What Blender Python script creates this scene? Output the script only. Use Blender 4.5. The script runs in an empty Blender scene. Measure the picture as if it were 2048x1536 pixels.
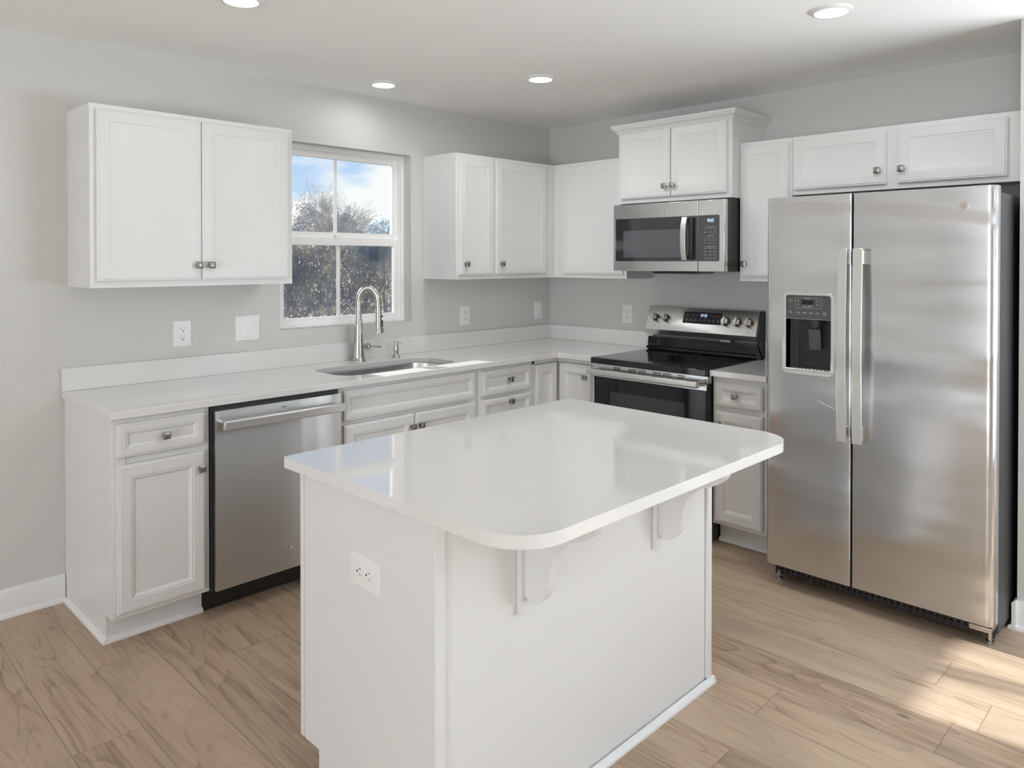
import bpy, bmesh, math, random
from mathutils import Vector, Matrix
I = 0.0254
PI = math.pi
S = bpy.context.scene
COL = S.collection
R = math.radians

# ------------------------------------------------------------------ camera
cam_d = bpy.data.cameras.new('camera')
cam = bpy.data.objects.new('camera', cam_d); COL.objects.link(cam)
cam.location = (-163.09*I, -145.09*I, 58.50*I)
cam.rotation_euler = (R(90-0.61), 0, R(-45.45))
cam_d.sensor_width = 36
cam_d.lens = 1495.32/2048*36
cam_d.shift_y = (537.08-768)/2048
cam_d.clip_start = 0.05
S.camera = cam

# ------------------------------------------------------------------ view, world, sun, daylight
S.view_settings.view_transform = 'Standard'
S.view_settings.look = 'None'
S.view_settings.gamma = 1
S.view_settings.use_curve_mapping = False
S.view_settings.exposure = -0.03
cy = S.cycles
cy.use_denoising = True
cy.max_bounces = 12; cy.diffuse_bounces = 9; cy.glossy_bounces = 5; cy.transparent_max_bounces = 12
cy.sample_clamp_indirect = 4.0
cy.caustics_reflective = False; cy.caustics_refractive = False

W = bpy.data.worlds.new('sky'); S.world = W; W.use_nodes = True
nt = W.node_tree; nt.nodes.clear()
def wn(t, **k):
    n = nt.nodes.new(t)
    for a, b in k.items(): setattr(n, a, b)
    return n
tc = wn('ShaderNodeTexCoord'); sep = wn('ShaderNodeSeparateXYZ')
nt.links.new(tc.outputs['Generated'], sep.inputs[0])
ramp = wn('ShaderNodeValToRGB')
e = ramp.color_ramp.elements
e[0].position = 0.0; e[0].color = (0.74, 0.85, 0.98, 1)
e[1].position = 0.6; e[1].color = (0.20, 0.40, 0.90, 1)
x = ramp.color_ramp.elements.new(0.155); x.color = (0.46, 0.66, 0.97, 1)
nt.links.new(sep.outputs['Z'], ramp.inputs[0])
mp = wn('ShaderNodeMapping'); mp.inputs['Scale'].default_value = (1, 1, 2.2)
mp.inputs['Location'].default_value = (0.35, 0.1, 0.0)
nz = wn('ShaderNodeTexNoise'); nz.inputs['Scale'].default_value = 5.5; nz.inputs['Detail'].default_value = 6
nt.links.new(tc.outputs['Generated'], mp.inputs[0]); nt.links.new(mp.outputs[0], nz.inputs['Vector'])
ma = wn('ShaderNodeMath', operation='MULTIPLY_ADD'); ma.inputs[1].default_value = 0.28
nt.links.new(nz.outputs['Fac'], ma.inputs[0])
inv = wn('ShaderNodeMath', operation='SUBTRACT'); inv.inputs[0].default_value = 0.0
nt.links.new(sep.outputs['Z'], inv.inputs[1]); nt.links.new(inv.outputs[0], ma.inputs[2])
cr = wn('ShaderNodeValToRGB'); cr.color_ramp.elements[0].position = 0.02; cr.color_ramp.elements[1].position = 0.045
nt.links.new(ma.outputs[0], cr.inputs[0])
mx = wn('ShaderNodeMixRGB'); mx.inputs[2].default_value = (1.0, 1.0, 1.0, 1)
nt.links.new(cr.outputs[0], mx.inputs[0]); nt.links.new(ramp.outputs[0], mx.inputs[1])
bg = wn('ShaderNodeBackground'); bg.inputs[1].default_value = 1.12
nt.links.new(mx.outputs[0], bg.inputs[0])
wo = wn('ShaderNodeOutputWorld'); nt.links.new(bg.outputs[0], wo.inputs[0])

sd = bpy.data.lights.new('sun', 'SUN'); sun = bpy.data.objects.new('sun', sd); COL.objects.link(sun)
sd.energy = 17.0; sd.angle = R(0.9); sd.color = (1.0, 0.975, 0.95)
sun.rotation_euler = Vector((0.205, -1, -0.405)).to_track_quat('-Z', 'Y').to_euler()
sun.location = (-3, 8, 5)

def area(name, loc, direction, sx, sy, power, color=(1, 1, 1)):
    d = bpy.data.lights.new(name, 'AREA'); o = bpy.data.objects.new(name, d); COL.objects.link(o)
    d.shape = 'RECTANGLE'; d.size = sx*I; d.size_y = sy*I; d.energy = power; d.color = color
    o.location = [c*I for c in loc]
    o.rotation_euler = Vector(direction).to_track_quat('-Z', 'Z').to_euler()
    return o
# area lights at the openings behind the camera; the two tilted up are added fills
area('ceiling_fill_patio_door', (4.5, -212, 40), (-1, 0, 2.0), 108, 76, 232, (0.84, 0.94, 1.0))  # fill light added at the unseen door, aimed up to lift the ceiling
area('daylight_rear_window', (-105, -434, 50), (0, 1, 0), 170, 72, 12, (0.88, 0.95, 1.0))
area('ceiling_fill_left_window', (-434.5, -190, 46), (1, 0, 2.0), 230, 70, 550, (0.835, 0.93, 1.0))  # added fill from the unseen left side, tilted to brighten the ceiling

# ------------------------------------------------------------------ materials
def mat(name, color, rough=0.5, metal=0.0, spec=0.5, aniso=0.0, emit=None, es=0.0):
    m = bpy.data.materials.new(name); m.use_nodes = True
    b = m.node_tree.nodes['Principled BSDF']
    b.inputs['Base Color'].default_value = (*color, 1)
    b.inputs['Roughness'].default_value = rough
    b.inputs['Metallic'].default_value = metal
    b.inputs['Specular IOR Level'].default_value = spec
    if aniso: b.inputs['Anisotropic'].default_value = aniso
    if emit: b.inputs['Emission Color'].default_value = (*emit, 1); b.inputs['Emission Strength'].default_value = es
    return m
def nodes(m):
    t = m.node_tree
    return t, t.nodes['Principled BSDF']
def nn(t, kind, inp=None, **k):
    n = t.nodes.new(kind)
    for a, b in k.items(): setattr(n, a, b)
    for a, b in (inp or {}).items(): n.inputs[a].default_value = b
    return n
def bump_noise(m, scale, strength, dist, stretch=(1, 1, 1), detail=3):
    t, b = nodes(m)
    g = nn(t, 'ShaderNodeNewGeometry'); mp = nn(t, 'ShaderNodeMapping', {'Scale': stretch})
    n = nn(t, 'ShaderNodeTexNoise', {'Scale': scale, 'Detail': detail})
    bp = nn(t, 'ShaderNodeBump', {'Strength': strength, 'Distance': dist})
    t.links.new(g.outputs['Position'], mp.inputs[0]); t.links.new(mp.outputs[0], n.inputs['Vector'])
    t.links.new(n.outputs['Fac'], bp.inputs['Height']); t.links.new(bp.outputs[0], b.inputs['Normal'])
    return bp
def tint_noise(m, c1, c2, scale, stretch=(1, 1, 1), lo=0.35, hi=0.65, detail=4):
    t, b = nodes(m)
    g = nn(t, 'ShaderNodeNewGeometry'); mp = nn(t, 'ShaderNodeMapping', {'Scale': stretch})
    n = nn(t, 'ShaderNodeTexNoise', {'Scale': scale, 'Detail': detail})
    r = nn(t, 'ShaderNodeValToRGB')
    r.color_ramp.elements[0].position = lo; r.color_ramp.elements[0].color = (*c1, 1)
    r.color_ramp.elements[1].position = hi; r.color_ramp.elements[1].color = (*c2, 1)
    t.links.new(g.outputs['Position'], mp.inputs[0]); t.links.new(mp.outputs[0], n.inputs['Vector'])
    t.links.new(n.outputs['Fac'], r.inputs[0]); t.links.new(r.outputs[0], b.inputs['Base Color'])

M = {}
M['wall'] = mat('wall_paint', (0.62, 0.612, 0.595), 0.75, spec=0.3); bump_noise(M['wall'], 180, 0.08, 0.002)
M['ceiling'] = mat('ceiling_paint', (0.92, 0.92, 0.915), 0.85, spec=0.2); bump_noise(M['ceiling'], 140, 0.1, 0.002)
M['white'] = mat('white_cabinet_paint', (0.735, 0.733, 0.725), 0.36, spec=0.45); bump_noise(M['white'], 60, 0.02, 0.001)
M['trim'] = mat('white_trim_paint', (0.80, 0.80, 0.795), 0.35)
M['plastic'] = mat('white_plastic', (0.80, 0.80, 0.79), 0.3); tint_noise(M['plastic'], (0.80, 0.80, 0.79), (0.82, 0.82, 0.81), 3)
M['vinyl'] = mat('white_vinyl', (0.90, 0.90, 0.895), 0.3)
M['quartz'] = mat('white_quartz', (0.79, 0.78, 0.765), 0.055, spec=0.8)
tint_noise(M['quartz'], (0.67, 0.663, 0.65), (0.755, 0.748, 0.737), 420, lo=0.30, hi=0.42, detail=2)
M['steel'] = mat('brushed_steel', (0.70, 0.70, 0.69), 0.24, 1.0); bump_noise(M['steel'], 40, 0.05, 0.0008, (1, 1, 30))
M['handle_steel'] = mat('satin_steel', (0.70, 0.70, 0.68), 0.34, 1.0); bump_noise(M['handle_steel'], 60, 0.04, 0.0006, (1, 1, 12))
M['nickel'] = mat('brushed_nickel', (0.50, 0.48, 0.45), 0.26, 1.0); bump_noise(M['nickel'], 90, 0.04, 0.0005)
M['knob'] = mat('pewter_knob_metal', (0.36, 0.345, 0.33), 0.30, 1.0); bump_noise(M['knob'], 150, 0.05, 0.0005)
M['black'] = mat('black_plastic', (0.016, 0.016, 0.017), 0.35); tint_noise(M['black'], (0.013, 0.013, 0.014), (0.02, 0.02, 0.02), 12)
M['glass_black'] = mat('black_glass', (0.012, 0.012, 0.013), 0.05, spec=0.4)
M['cooktop_glass'] = mat('black_ceramic_glass', (0.012, 0.012, 0.013), 0.07, spec=0.5)
M['oven_window'] = mat('oven_window_glass', (0.045, 0.045, 0.047), 0.08, spec=0.6)
M['mw_glass'] = mat('microwave_door_glass', (0.035, 0.036, 0.038), 0.06, spec=0.9)
M['mw_mesh'] = mat('microwave_window_mesh', (0.10, 0.105, 0.115), 0.12, spec=0.8)
M['panel_gray'] = mat('charcoal_panel', (0.075, 0.077, 0.075), 0.30)
M['side_gray'] = mat('fridge_side_charcoal', (0.035, 0.036, 0.039), 0.42); bump_noise(M['side_gray'], 300, 0.15, 0.001)
M['mw_side'] = mat('microwave_side_charcoal', (0.055, 0.052, 0.050), 0.30, 0.3); bump_noise(M['mw_side'], 20, 0.05, 0.002)
M['grille'] = mat('brown_black_grille', (0.020, 0.014, 0.011), 0.5)
M['shadow_gap'] = mat('dark_cavity', (0.012, 0.012, 0.012), 0.8)
M['label_ink'] = mat('pale_printed_ink', (0.45, 0.46, 0.47), 0.5)
M['dark_ink'] = mat('dark_printed_ink', (0.03, 0.03, 0.03), 0.5)
M['badge'] = mat('badge_metal', (0.62, 0.58, 0.55), 0.28, 0.8)
M['badge_dark'] = mat('badge_engraving', (0.38, 0.37, 0.36), 0.35, 0.8)
M['digits'] = mat('display_digits', (0.6, 0.8, 1.0), 0.4, emit=(0.66, 0.83, 1.0), es=0.9)
M['lens'] = mat('light_lens', (0.9, 0.9, 0.88), 0.4, emit=(1.0, 0.985, 0.95), es=5.0)
M['bark'] = mat('grey_bark', (0.16, 0.14, 0.125), 0.9); tint_noise(M['bark'], (0.34, 0.32, 0.31), (0.55, 0.51, 0.48), 6)
M['brush'] = mat('dry_brush', (0.2, 0.18, 0.15), 0.9); tint_noise(M['brush'], (0.50, 0.49, 0.52), (0.80, 0.76, 0.66), 1.3, lo=0.38, hi=0.62)
M['leaf_olive'] = mat('olive_leaves', (0.25, 0.25, 0.12), 0.8); tint_noise(M['leaf_olive'], (0.36, 0.36, 0.33), (0.60, 0.56, 0.42), 2.0)
M['leaf_blue'] = mat('blue_green_leaves', (0.18, 0.24, 0.24), 0.8); tint_noise(M['leaf_blue'], (0.34, 0.42, 0.45), (0.58, 0.66, 0.68), 3)
for k_ in ('brush', 'leaf_olive', 'leaf_blue'):     # thin dry leaves and twigs let sunlight through
    t_, b_ = nodes(M[k_]); src = b_.inputs['Base Color'].links[0].from_socket
    tl_ = nn(t_, 'ShaderNodeBsdfTranslucent'); ms_ = nn(t_, 'ShaderNodeMixShader'); ms_.inputs[0].default_value = 0.55
    t_.links.new(src, tl_.inputs[0]); t_.links.new(b_.outputs[0], ms_.inputs[1]); t_.links.new(tl_.outputs[0], ms_.inputs[2])
    t_.links.new(ms_.outputs[0], t_.nodes['Material Output'].inputs[0])
M['ground'] = mat('dry_grass_ground', (0.16, 0.15, 0.09), 1.0); tint_noise(M['ground'], (0.3, 0.28, 0.18), (0.5, 0.45, 0.32), 1.5)

# appliance steel with gentle sheet waviness; 'fridge' has wide horizontal bands, 'dishwasher' vertical ones
def wavy_steel(name, col, rough, stretch, scale, strength, dist, aniso=0.0, rot=0.0):
    m = mat(name, col, rough, 1.0, aniso=aniso)
    t, b = nodes(m)
    g = nn(t, 'ShaderNodeNewGeometry'); mp = nn(t, 'ShaderNodeMapping', {'Scale': stretch})
    n = nn(t, 'ShaderNodeTexNoise', {'Scale': scale, 'Detail': 1.5, 'Distortion': 0.4})
    bp = nn(t, 'ShaderNodeBump', {'Strength': strength, 'Distance': dist})
    t.links.new(g.outputs['Position'], mp.inputs[0]); t.links.new(mp.outputs[0], n.inputs['Vector'])
    t.links.new(n.outputs['Fac'], bp.inputs['Height']); t.links.new(bp.outputs[0], b.inputs['Normal'])
    if aniso: b.inputs['Anisotropic Rotation'].default_value = rot
    return m
M['fridge_steel'] = wavy_steel('fridge_door_steel', (0.66, 0.665, 0.67), 0.21, (1, 0.45, 2.6), 1.3, 0.55, 0.05, 0.5, 0.0)
M['dw_steel'] = wavy_steel('dishwasher_door_steel', (0.60, 0.60, 0.60), 0.30, (2.6, 1, 0.3), 2.4, 0.5, 0.012, 0.85, 0.25)

# wooden planks, 8 inches wide, running along y
def make_floor_mat():
    m = mat('oak_plank_floor', (0.4, 0.3, 0.2), 0.38, spec=0.4)
    t, b = nodes(m); L = t.links
    g = nn(t, 'ShaderNodeNewGeometry'); sp = nn(t, 'ShaderNodeSeparateXYZ'); L.new(g.outputs['Position'], sp.inputs[0])
    def mth(op, a, bb=None, c=None):
        n = nn(t, 'ShaderNodeMath', operation=op)
        for k, v in enumerate((a, bb, c)):
            if v is None: continue
            if isinstance(v, (int, float)): n.inputs[k].default_value = v
            else: L.new(v, n.inputs[k])
        return n.outputs[0]
    w = 8.0*I; ln = 60.0*I
    u = mth('DIVIDE', mth('ADD', sp.outputs['X'], (73.1+160)*I), w)
    row = mth('FLOOR', u); fu = mth('FRACT', u)
    wn_ = nn(t, 'ShaderNodeTexWhiteNoise', noise_dimensions='1D'); L.new(row, wn_.inputs['W'])
    v = mth('ADD', mth('DIVIDE', mth('ADD', sp.outputs['Y'], 400*I), ln), wn_.outputs['Value'])
    colr = mth('FLOOR', v); fv = mth('FRACT', v)
    cmb = nn(t, 'ShaderNodeCombineXYZ'); L.new(row, cmb.inputs[0]); L.new(colr, cmb.inputs[1])
    wn2 = nn(t, 'ShaderNodeTexWhiteNoise', noise_dimensions='3D'); L.new(cmb.outputs[0], wn2.inputs['Vector'])
    # grain coordinates: offset per plank
    off = nn(t, 'ShaderNodeVectorMath', operation='SCALE'); L.new(wn2.outputs['Color'], off.inputs[0]); off.inputs['Scale'].default_value = 20
    add = nn(t, 'ShaderNodeVectorMath', operation='ADD'); L.new(g.outputs['Position'], add.inputs[0]); L.new(off.outputs[0], add.inputs[1])
    mp = nn(t, 'ShaderNodeMapping', {'Scale': (9, 0.9, 1)}); L.new(add.outputs[0], mp.inputs[0])
    n1 = nn(t, 'ShaderNodeTexNoise', {'Scale': 1.1, 'Detail': 6, 'Roughness': 0.6, 'Distortion': 1.2}); L.new(mp.outputs[0], n1.inputs['Vector'])
    mp2 = nn(t, 'ShaderNodeMapping', {'Scale': (60, 2.2, 1)}); L.new(add.outputs[0], mp2.inputs[0])
    n2 = nn(t, 'ShaderNodeTexNoise', {'Scale': 1.6, 'Detail': 4, 'Roughness': 0.6}); L.new(mp2.outputs[0], n2.inputs['Vector'])
    mp3 = nn(t, 'ShaderNodeMapping', {'Scale': (1.7, 0.55, 1)}); L.new(add.outputs[0], mp3.inputs[0])
    n3 = nn(t, 'ShaderNodeTexNoise', {'Scale': 2.3, 'Detail': 2}); L.new(mp3.outputs[0], n3.inputs['Vector'])
    # cathedral lines
    mp4 = nn(t, 'ShaderNodeMapping', {'Scale': (5.5, 0.75, 1)}); L.new(add.outputs[0], mp4.inputs[0])
    wv = nn(t, 'ShaderNodeTexNoise', {'Scale': 1.0, 'Detail': 1.0}); L.new(mp4.outputs[0], wv.inputs['Vector'])
    ring = mth('FRACT', mth('MULTIPLY', wv.outputs['Fac'], 16))
    ringd = mth('MULTIPLY', mth('POWER', ring, 5.0), 0.16)
    fac = mth('ADD', mth('MULTIPLY', n1.outputs['Fac'], 0.80), mth('MULTIPLY', n2.outputs['Fac'], 0.50))
    fac = mth('ADD', fac, mth('MULTIPLY', mth('SUBTRACT', wn2.outputs['Value'], 0.5), 0.22))
    fac = mth('SUBTRACT', fac, ringd)
    r = nn(t, 'ShaderNodeValToRGB'); L.new(fac, r.inputs[0])
    el = r.color_ramp.elements
    el[0].position = 0.30; el[0].color = (0.215, 0.135, 0.083, 1)
    el[1].position = 0.90; el[1].color = (0.55, 0.425, 0.31, 1)
    q = el.new(0.60); q.color = (0.452, 0.332, 0.236, 1)
    # greyish blotches
    mixg = nn(t, 'ShaderNodeMixRGB', blend_type='MIX'); mixg.inputs[2].default_value = (0.31, 0.232, 0.168, 1)
    rg = nn(t, 'ShaderNodeMapRange', {'From Min': 0.52, 'From Max': 0.72, 'To Min': 0.0, 'To Max': 0.6}); L.new(n3.outputs['Fac'], rg.inputs[0])
    L.new(rg.outputs[0], mixg.inputs[0]); L.new(r.outputs[0], mixg.inputs[1])
    # knots
    mpk = nn(t, 'ShaderNodeMapping', {'Scale': (2.6, 1.3, 1)}); L.new(add.outputs[0], mpk.inputs[0])
    vor = nn(t, 'ShaderNodeTexVoronoi', {'Scale': 1.5}); L.new(mpk.outputs[0], vor.inputs['Vector'])
    kr = nn(t, 'ShaderNodeMapRange', {'From Min': 0.015, 'From Max': 0.06, 'To Min': 0.75, 'To Max': 0.0}); L.new(vor.outputs['Distance'], kr.inputs[0])
    mixk = nn(t, 'ShaderNodeMixRGB'); mixk.inputs[2].default_value = (0.10, 0.062, 0.042, 1)
    L.new(kr.outputs[0], mixk.inputs[0]); L.new(mixg.outputs[0], mixk.inputs[1])
    # seams
    eu = mth('MULTIPLY', mth('MINIMUM', fu, mth('SUBTRACT', 1.0, fu)), 8.0)
    ev = mth('MULTIPLY', mth('MINIMUM', fv, mth('SUBTRACT', 1.0, fv)), 60.0)
    ed = mth('MINIMUM', eu, ev)
    sr = nn(t, 'ShaderNodeMapRange', {'From Min': 0.02, 'From Max': 0.09, 'To Min': 0.55, 'To Max': 0.0}); L.new(ed, sr.inputs[0])
    mixs = nn(t, 'ShaderNodeMixRGB'); mixs.inputs[2].default_value = (0.09, 0.06, 0.045, 1)
    L.new(sr.outputs[0], mixs.inputs[0]); L.new(mixk.outputs[0], mixs.inputs[1])
    L.new(mixs.outputs[0], b.inputs['Base Color'])
    bp = nn(t, 'ShaderNodeBump', {'Strength': 0.25, 'Distance': 0.001}); L.new(fac, bp.inputs['Height']); L.new(bp.outputs[0], b.inputs['Normal'])
    rr = nn(t, 'ShaderNodeMapRange', {'From Min': 0.3, 'From Max': 0.9, 'To Min': 0.34, 'To Max': 0.48}); L.new(fac, rr.inputs[0]); L.new(rr.outputs[0], b.inputs['Roughness'])
    return m
M['floor'] = make_floor_mat()

def make_glass(name, tint, refl):
    m = bpy.data.materials.new(name); m.use_nodes = True; t = m.node_tree; t.nodes.clear()
    tr = nn(t, 'ShaderNodeBsdfTransparent'); tr.inputs[0].default_value = (*tint, 1)
    gl = nn(t, 'ShaderNodeBsdfGlossy'); gl.inputs['Roughness'].default_value = 0.0
    fr = nn(t, 'ShaderNodeFresnel'); fr.inputs[0].default_value = refl
    mx = nn(t, 'ShaderNodeMixShader'); o = nn(t, 'ShaderNodeOutputMaterial')
    t.links.new(fr.outputs[0], mx.inputs[0]); t.links.new(tr.outputs[0], mx.inputs[1]); t.links.new(gl.outputs[0], mx.inputs[2])
    t.links.new(mx.outputs[0], o.inputs[0]); return m
M['glass'] = make_glass('window_glass', (0.95, 0.97, 0.97), 1.45)
def make_screen():
    m = bpy.data.materials.new('insect_screen_mesh'); m.use_nodes = True; t = m.node_tree; t.nodes.clear()
    tr = nn(t, 'ShaderNodeBsdfTransparent'); df = nn(t, 'ShaderNodeBsdfDiffuse'); df.inputs[0].default_value = (0.10, 0.10, 0.11, 1)
    mx = nn(t, 'ShaderNodeMixShader'); mx.inputs[0].default_value = 0.18
    o = nn(t, 'ShaderNodeOutputMaterial')
    t.links.new(tr.outputs[0], mx.inputs[1]); t.links.new(df.outputs[0], mx.inputs[2]); t.links.new(mx.outputs[0], o.inputs[0]); return m
M['screen'] = make_screen()

# ------------------------------------------------------------------ mesh helpers (all lengths in inches)
class MB:
    def __init__(s): s.b = bmesh.new()
    def box(s, x0, x1, y0, y1, z0, z1):
        vs = [s.b.verts.new((x, y, z)) for z in (z0, z1) for y in (y0, y1) for x in (x0, x1)]
        for f in ((0, 2, 3, 1), (4, 5, 7, 6), (0, 1, 5, 4), (2, 6, 7, 3), (0, 4, 6, 2), (1, 3, 7, 5)):
            s.b.faces.new([vs[i] for i in f])
        return s
    def prism(s, pts, axis, a0, a1):
        # pts: closed 2D polygon; axis 'x': (y,z), 'y': (x,z), 'z': (x,y)
        def P(p, a):
            return (a, p[0], p[1]) if axis == 'x' else (p[0], a, p[1]) if axis == 'y' else (p[0], p[1], a)
        A = [s.b.verts.new(P(p, a0)) for p in pts]; B = [s.b.verts.new(P(p, a1)) for p in pts]
        n = len(pts)
        s.b.faces.new(A[::-1]); s.b.faces.new(B)
        for i in range(n):
            s.b.faces.new([A[i], A[(i+1) % n], B[(i+1) % n], B[i]])
        return s
    def rings(s, w, h, prof, x0=0, z0=0, y0=0):
        # a stepped rectangular panel on the x-z plane facing -y; prof: (inset, height)
        L = []
        for ins, ht in prof:
            L.append([s.b.verts.new((x0+a, y0-ht, z0+c)) for a, c in ((ins, ins), (w-ins, ins), (w-ins, h-ins), (ins, h-ins))])
        for A, B in zip(L, L[1:]):
            for i in range(4):
                s.b.faces.new([A[i], A[(i+1) % 4], B[(i+1) % 4], B[i]])
        s.b.faces.new(L[-1]); s.b.faces.new(L[0][::-1])
        return s
    def lathe(s, prof, seg=32, c=(0, 0, 0), axis='z', cap=True):
        def P(r, z, a):
            u, v = r*math.cos(a), r*math.sin(a)
            p = (u, v, z) if axis == 'z' else (u, z, v) if axis == 'y' else (z, u, v)
            return (p[0]+c[0], p[1]+c[1], p[2]+c[2])
        L = [[s.b.verts.new(P(r, z, 2*PI*k/seg)) for k in range(seg)] for r, z in prof]
        for A, B in zip(L, L[1:]):
            for k in range(seg):
                s.b.faces.new([A[k], A[(k+1) % seg], B[(k+1) % seg], B[k]])
        if cap: s.b.faces.new(L[0][::-1]); s.b.faces.new(L[-1])
        return s
    def tube(s, pts, rad, seg=16, cap=True):
        pts = [Vector(p) for p in pts]; n = len(pts)
        if not hasattr(rad, '__len__'): rad = [rad]*n
        T = [(pts[min(i+1, n-1)]-pts[max(i-1, 0)]).normalized() for i in range(n)]
        up = Vector((0, 0, 1)) if abs(T[0].z) < 0.9 else Vector((1, 0, 0))
        N = (up-T[0]*up.dot(T[0])).normalized(); L = []
        for i in range(n):
            N = (N-T[i]*N.dot(T[i])).normalized(); Bn = T[i].cross(N)
            L.append([s.b.verts.new(pts[i]+(N*math.cos(2*PI*k/seg)+Bn*math.sin(2*PI*k/seg))*rad[i]) for k in range(seg)])
        for A, B in zip(L, L[1:]):
            for k in range(seg): s.b.faces.new([A[k], A[(k+1) % seg], B[(k+1) % seg], B[k]])
        if cap: s.b.faces.new(L[0][::-1]); s.b.faces.new(L[-1])
        return s
    def slab(s, outer, holes, z0, z1):
        loops = [outer]+list(holes)
        for z in (z0, z1):
            ed = []
            for lp in loops:
                vs = [s.b.verts.new((p[0], p[1], z)) for p in lp]
                ed += [s.b.edges.new((vs[i], vs[(i+1) % len(vs)])) for i in range(len(vs))]
                lp_store = s.__dict__.setdefault('_l', []); lp_store.append(vs)
            bmesh.ops.triangle_fill(s.b, edges=ed, use_beauty=True)
        k = len(loops)
        for i in range(k):
            A, B = s._l[i], s._l[i+k]
            for j in range(len(A)): s.b.faces.new([A[j], A[(j+1) % len(A)], B[(j+1) % len(A)], B[j]])
        s._l = []
        return s
    def xf(s, mtx): bmesh.ops.transform(s.b, matrix=mtx, verts=s.b.verts); return s
    def build(s, name, m, parent=None, bev=0, seg=2, smooth=40, at=None, recalc=True):
        if recalc: bmesh.ops.recalc_face_normals(s.b, faces=s.b.faces)
        bmesh.ops.scale(s.b, vec=(I, I, I), verts=s.b.verts)
        me = bpy.data.meshes.new(name); s.b.to_mesh(me); s.b.free()
        me.materials.append(M[m] if isinstance(m, str) else m)
        for p in me.polygons: p.use_smooth = True
        me.set_sharp_from_angle(angle=R(smooth))
        o = bpy.data.objects.new(name, me); COL.objects.link(o)
        if parent: o.parent = parent
        if at: o.location = [a*I for a in at]
        if bev:
            md = o.modifiers.new('edge_round', 'BEVEL'); md.width = bev*I; md.segments = seg
            md.limit_method = 'ANGLE'; md.angle_limit = R(35); md.harden_normals = False
        return o

def stamp(parent, mb, m):
    # surface detail set into the parent's own mesh with its own material
    bmesh.ops.recalc_face_normals(mb.b, faces=mb.b.faces)
    bmesh.ops.scale(mb.b, vec=(I, I, I), verts=mb.b.verts)
    me = parent.data; me.materials.append(M[m]); k = len(me.materials)-1
    for f in mb.b.faces: f.material_index = k
    tmp = bpy.data.meshes.new('tmp'); mb.b.to_mesh(tmp); mb.b.free()
    b2 = bmesh.new(); b2.from_mesh(me); b2.from_mesh(tmp); b2.to_mesh(me); b2.free()
    bpy.data.meshes.remove(tmp)

def thing(name, label, cat, loc=(0, 0, 0), rot=(0, 0, 0), group=None):
    o = bpy.data.objects.new(name, None); COL.objects.link(o)
    o.empty_display_size = 0.05
    o.location = [a*I for a in loc]; o.rotation_euler = rot
    o['label'] = label; o['category'] = cat
    if group: o['group'] = group
    return o
def tag(o, label, cat, group=None, kind=None):
    if label: o['label'] = label
    if cat: o['category'] = cat
    if group: o['group'] = group
    if kind: o['kind'] = kind
    return o
def struct(o): o['kind'] = 'structure'; return o
def copy_tree(o, parent=None):
    c = o.copy(); COL.objects.link(c); c.parent = parent
    for ch in list(o.children): copy_tree(ch, c)
    return c
def arc(cx, cy_, r, a0, a1, n=8):
    return [(cx+r*math.cos(R(a0+(a1-a0)*k/n)), cy_+r*math.sin(R(a0+(a1-a0)*k/n))) for k in range(n+1)]
def rrect(x0, x1, y0, y1, r, n=6):
    if not hasattr(r, '__len__'): r = [r]*4   # corners: x1y1, x0y1, x0y0, x1y0
    return (arc(x1-r[0], y1-r[0], r[0], 0, 90, n)+arc(x0+r[1], y1-r[1], r[1], 90, 180, n)
            + arc(x0+r[2], y0+r[2], r[2], 180, 270, n)+arc(x1-r[3], y0+r[3], r[3], 270, 360, n))
ROTB = (0, 0, R(-90))     # a unit on the right wall: local -y faces into the room (-x)

# ------------------------------------------------------------------ room shell
H = 96.64
o = MB().box(-435, 5, -438, 5.5, -4, 0).build('floor', 'floor'); struct(o)
o = MB().box(-435, 5, -438, 5.5, H, H+4).build('ceiling', 'ceiling'); struct(o)
WX0, WX1, WZ0, WZ1 = -85.3, -50.7, 43.8, 84.0
w = MB()
for (a, b_, c, d) in ((-435, WX0, 0, H), (WX1, 0, 0, H), (WX0, WX1, 0, WZ0), (WX0, WX1, WZ1, H)):
    w.box(a, b_, 0, 5.5, c, d)
struct(w.build('wall_back', 'wall'))
w = MB()
for (a, b_, c, d) in ((5.5, -156, 0, H), (-156, -268, 84, H), (-268, -438, 0, H)):
    w.box(0, 5, b_, a, c, d)
struct(w.build('wall_right', 'wall'))
struct(MB().box(-22.3, 0, -124.0, -119.3, 0, H).build('wall_alcove', 'wall'))
w = MB()
for (a, b_, c, d) in ((-435, -192, 0, H), (-18, 5, 0, H), (-192, -18, 0, 10), (-192, -18, 86, H)):
    w.box(a, b_, -438, -433, c, d)
struct(w.build('wall_rear', 'wall'))
w = MB()
for (a, b_, c, d) in ((-433, -307, 0, H), (-73, 0, 0, H), (-307, -73, 0, 8), (-307, -73, 86, H)):
    w.box(-435, -430, a, b_, c, d)
struct(w.build('wall_left', 'wall'))

def base_profile():   # (out, up): board with an eased top plus shoe moulding
    return [(0, 0), (1.1, 0), (1.08, 0.3), (0.95, 0.58), (0.7, 0.75), (0.55, 0.78), (0.55, 4.2), (0.42, 4.45), (0.15, 4.6), (0, 4.6)]
bp_ = base_profile()
struct(MB().prism([(-a, z) for a, z in bp_], 'x', -430, -125.75).build('baseboard_back', 'trim'))
m_ = MB()
m_.prism([(-22.3-a, z) for a, z in bp_], 'y', -125.1, -119.3)
m_.prism([(-119.3+a, z) for a, z in bp_], 'x', -23.4, -21.0)
struct(m_.build('baseboard_alcove', 'trim'))

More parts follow.
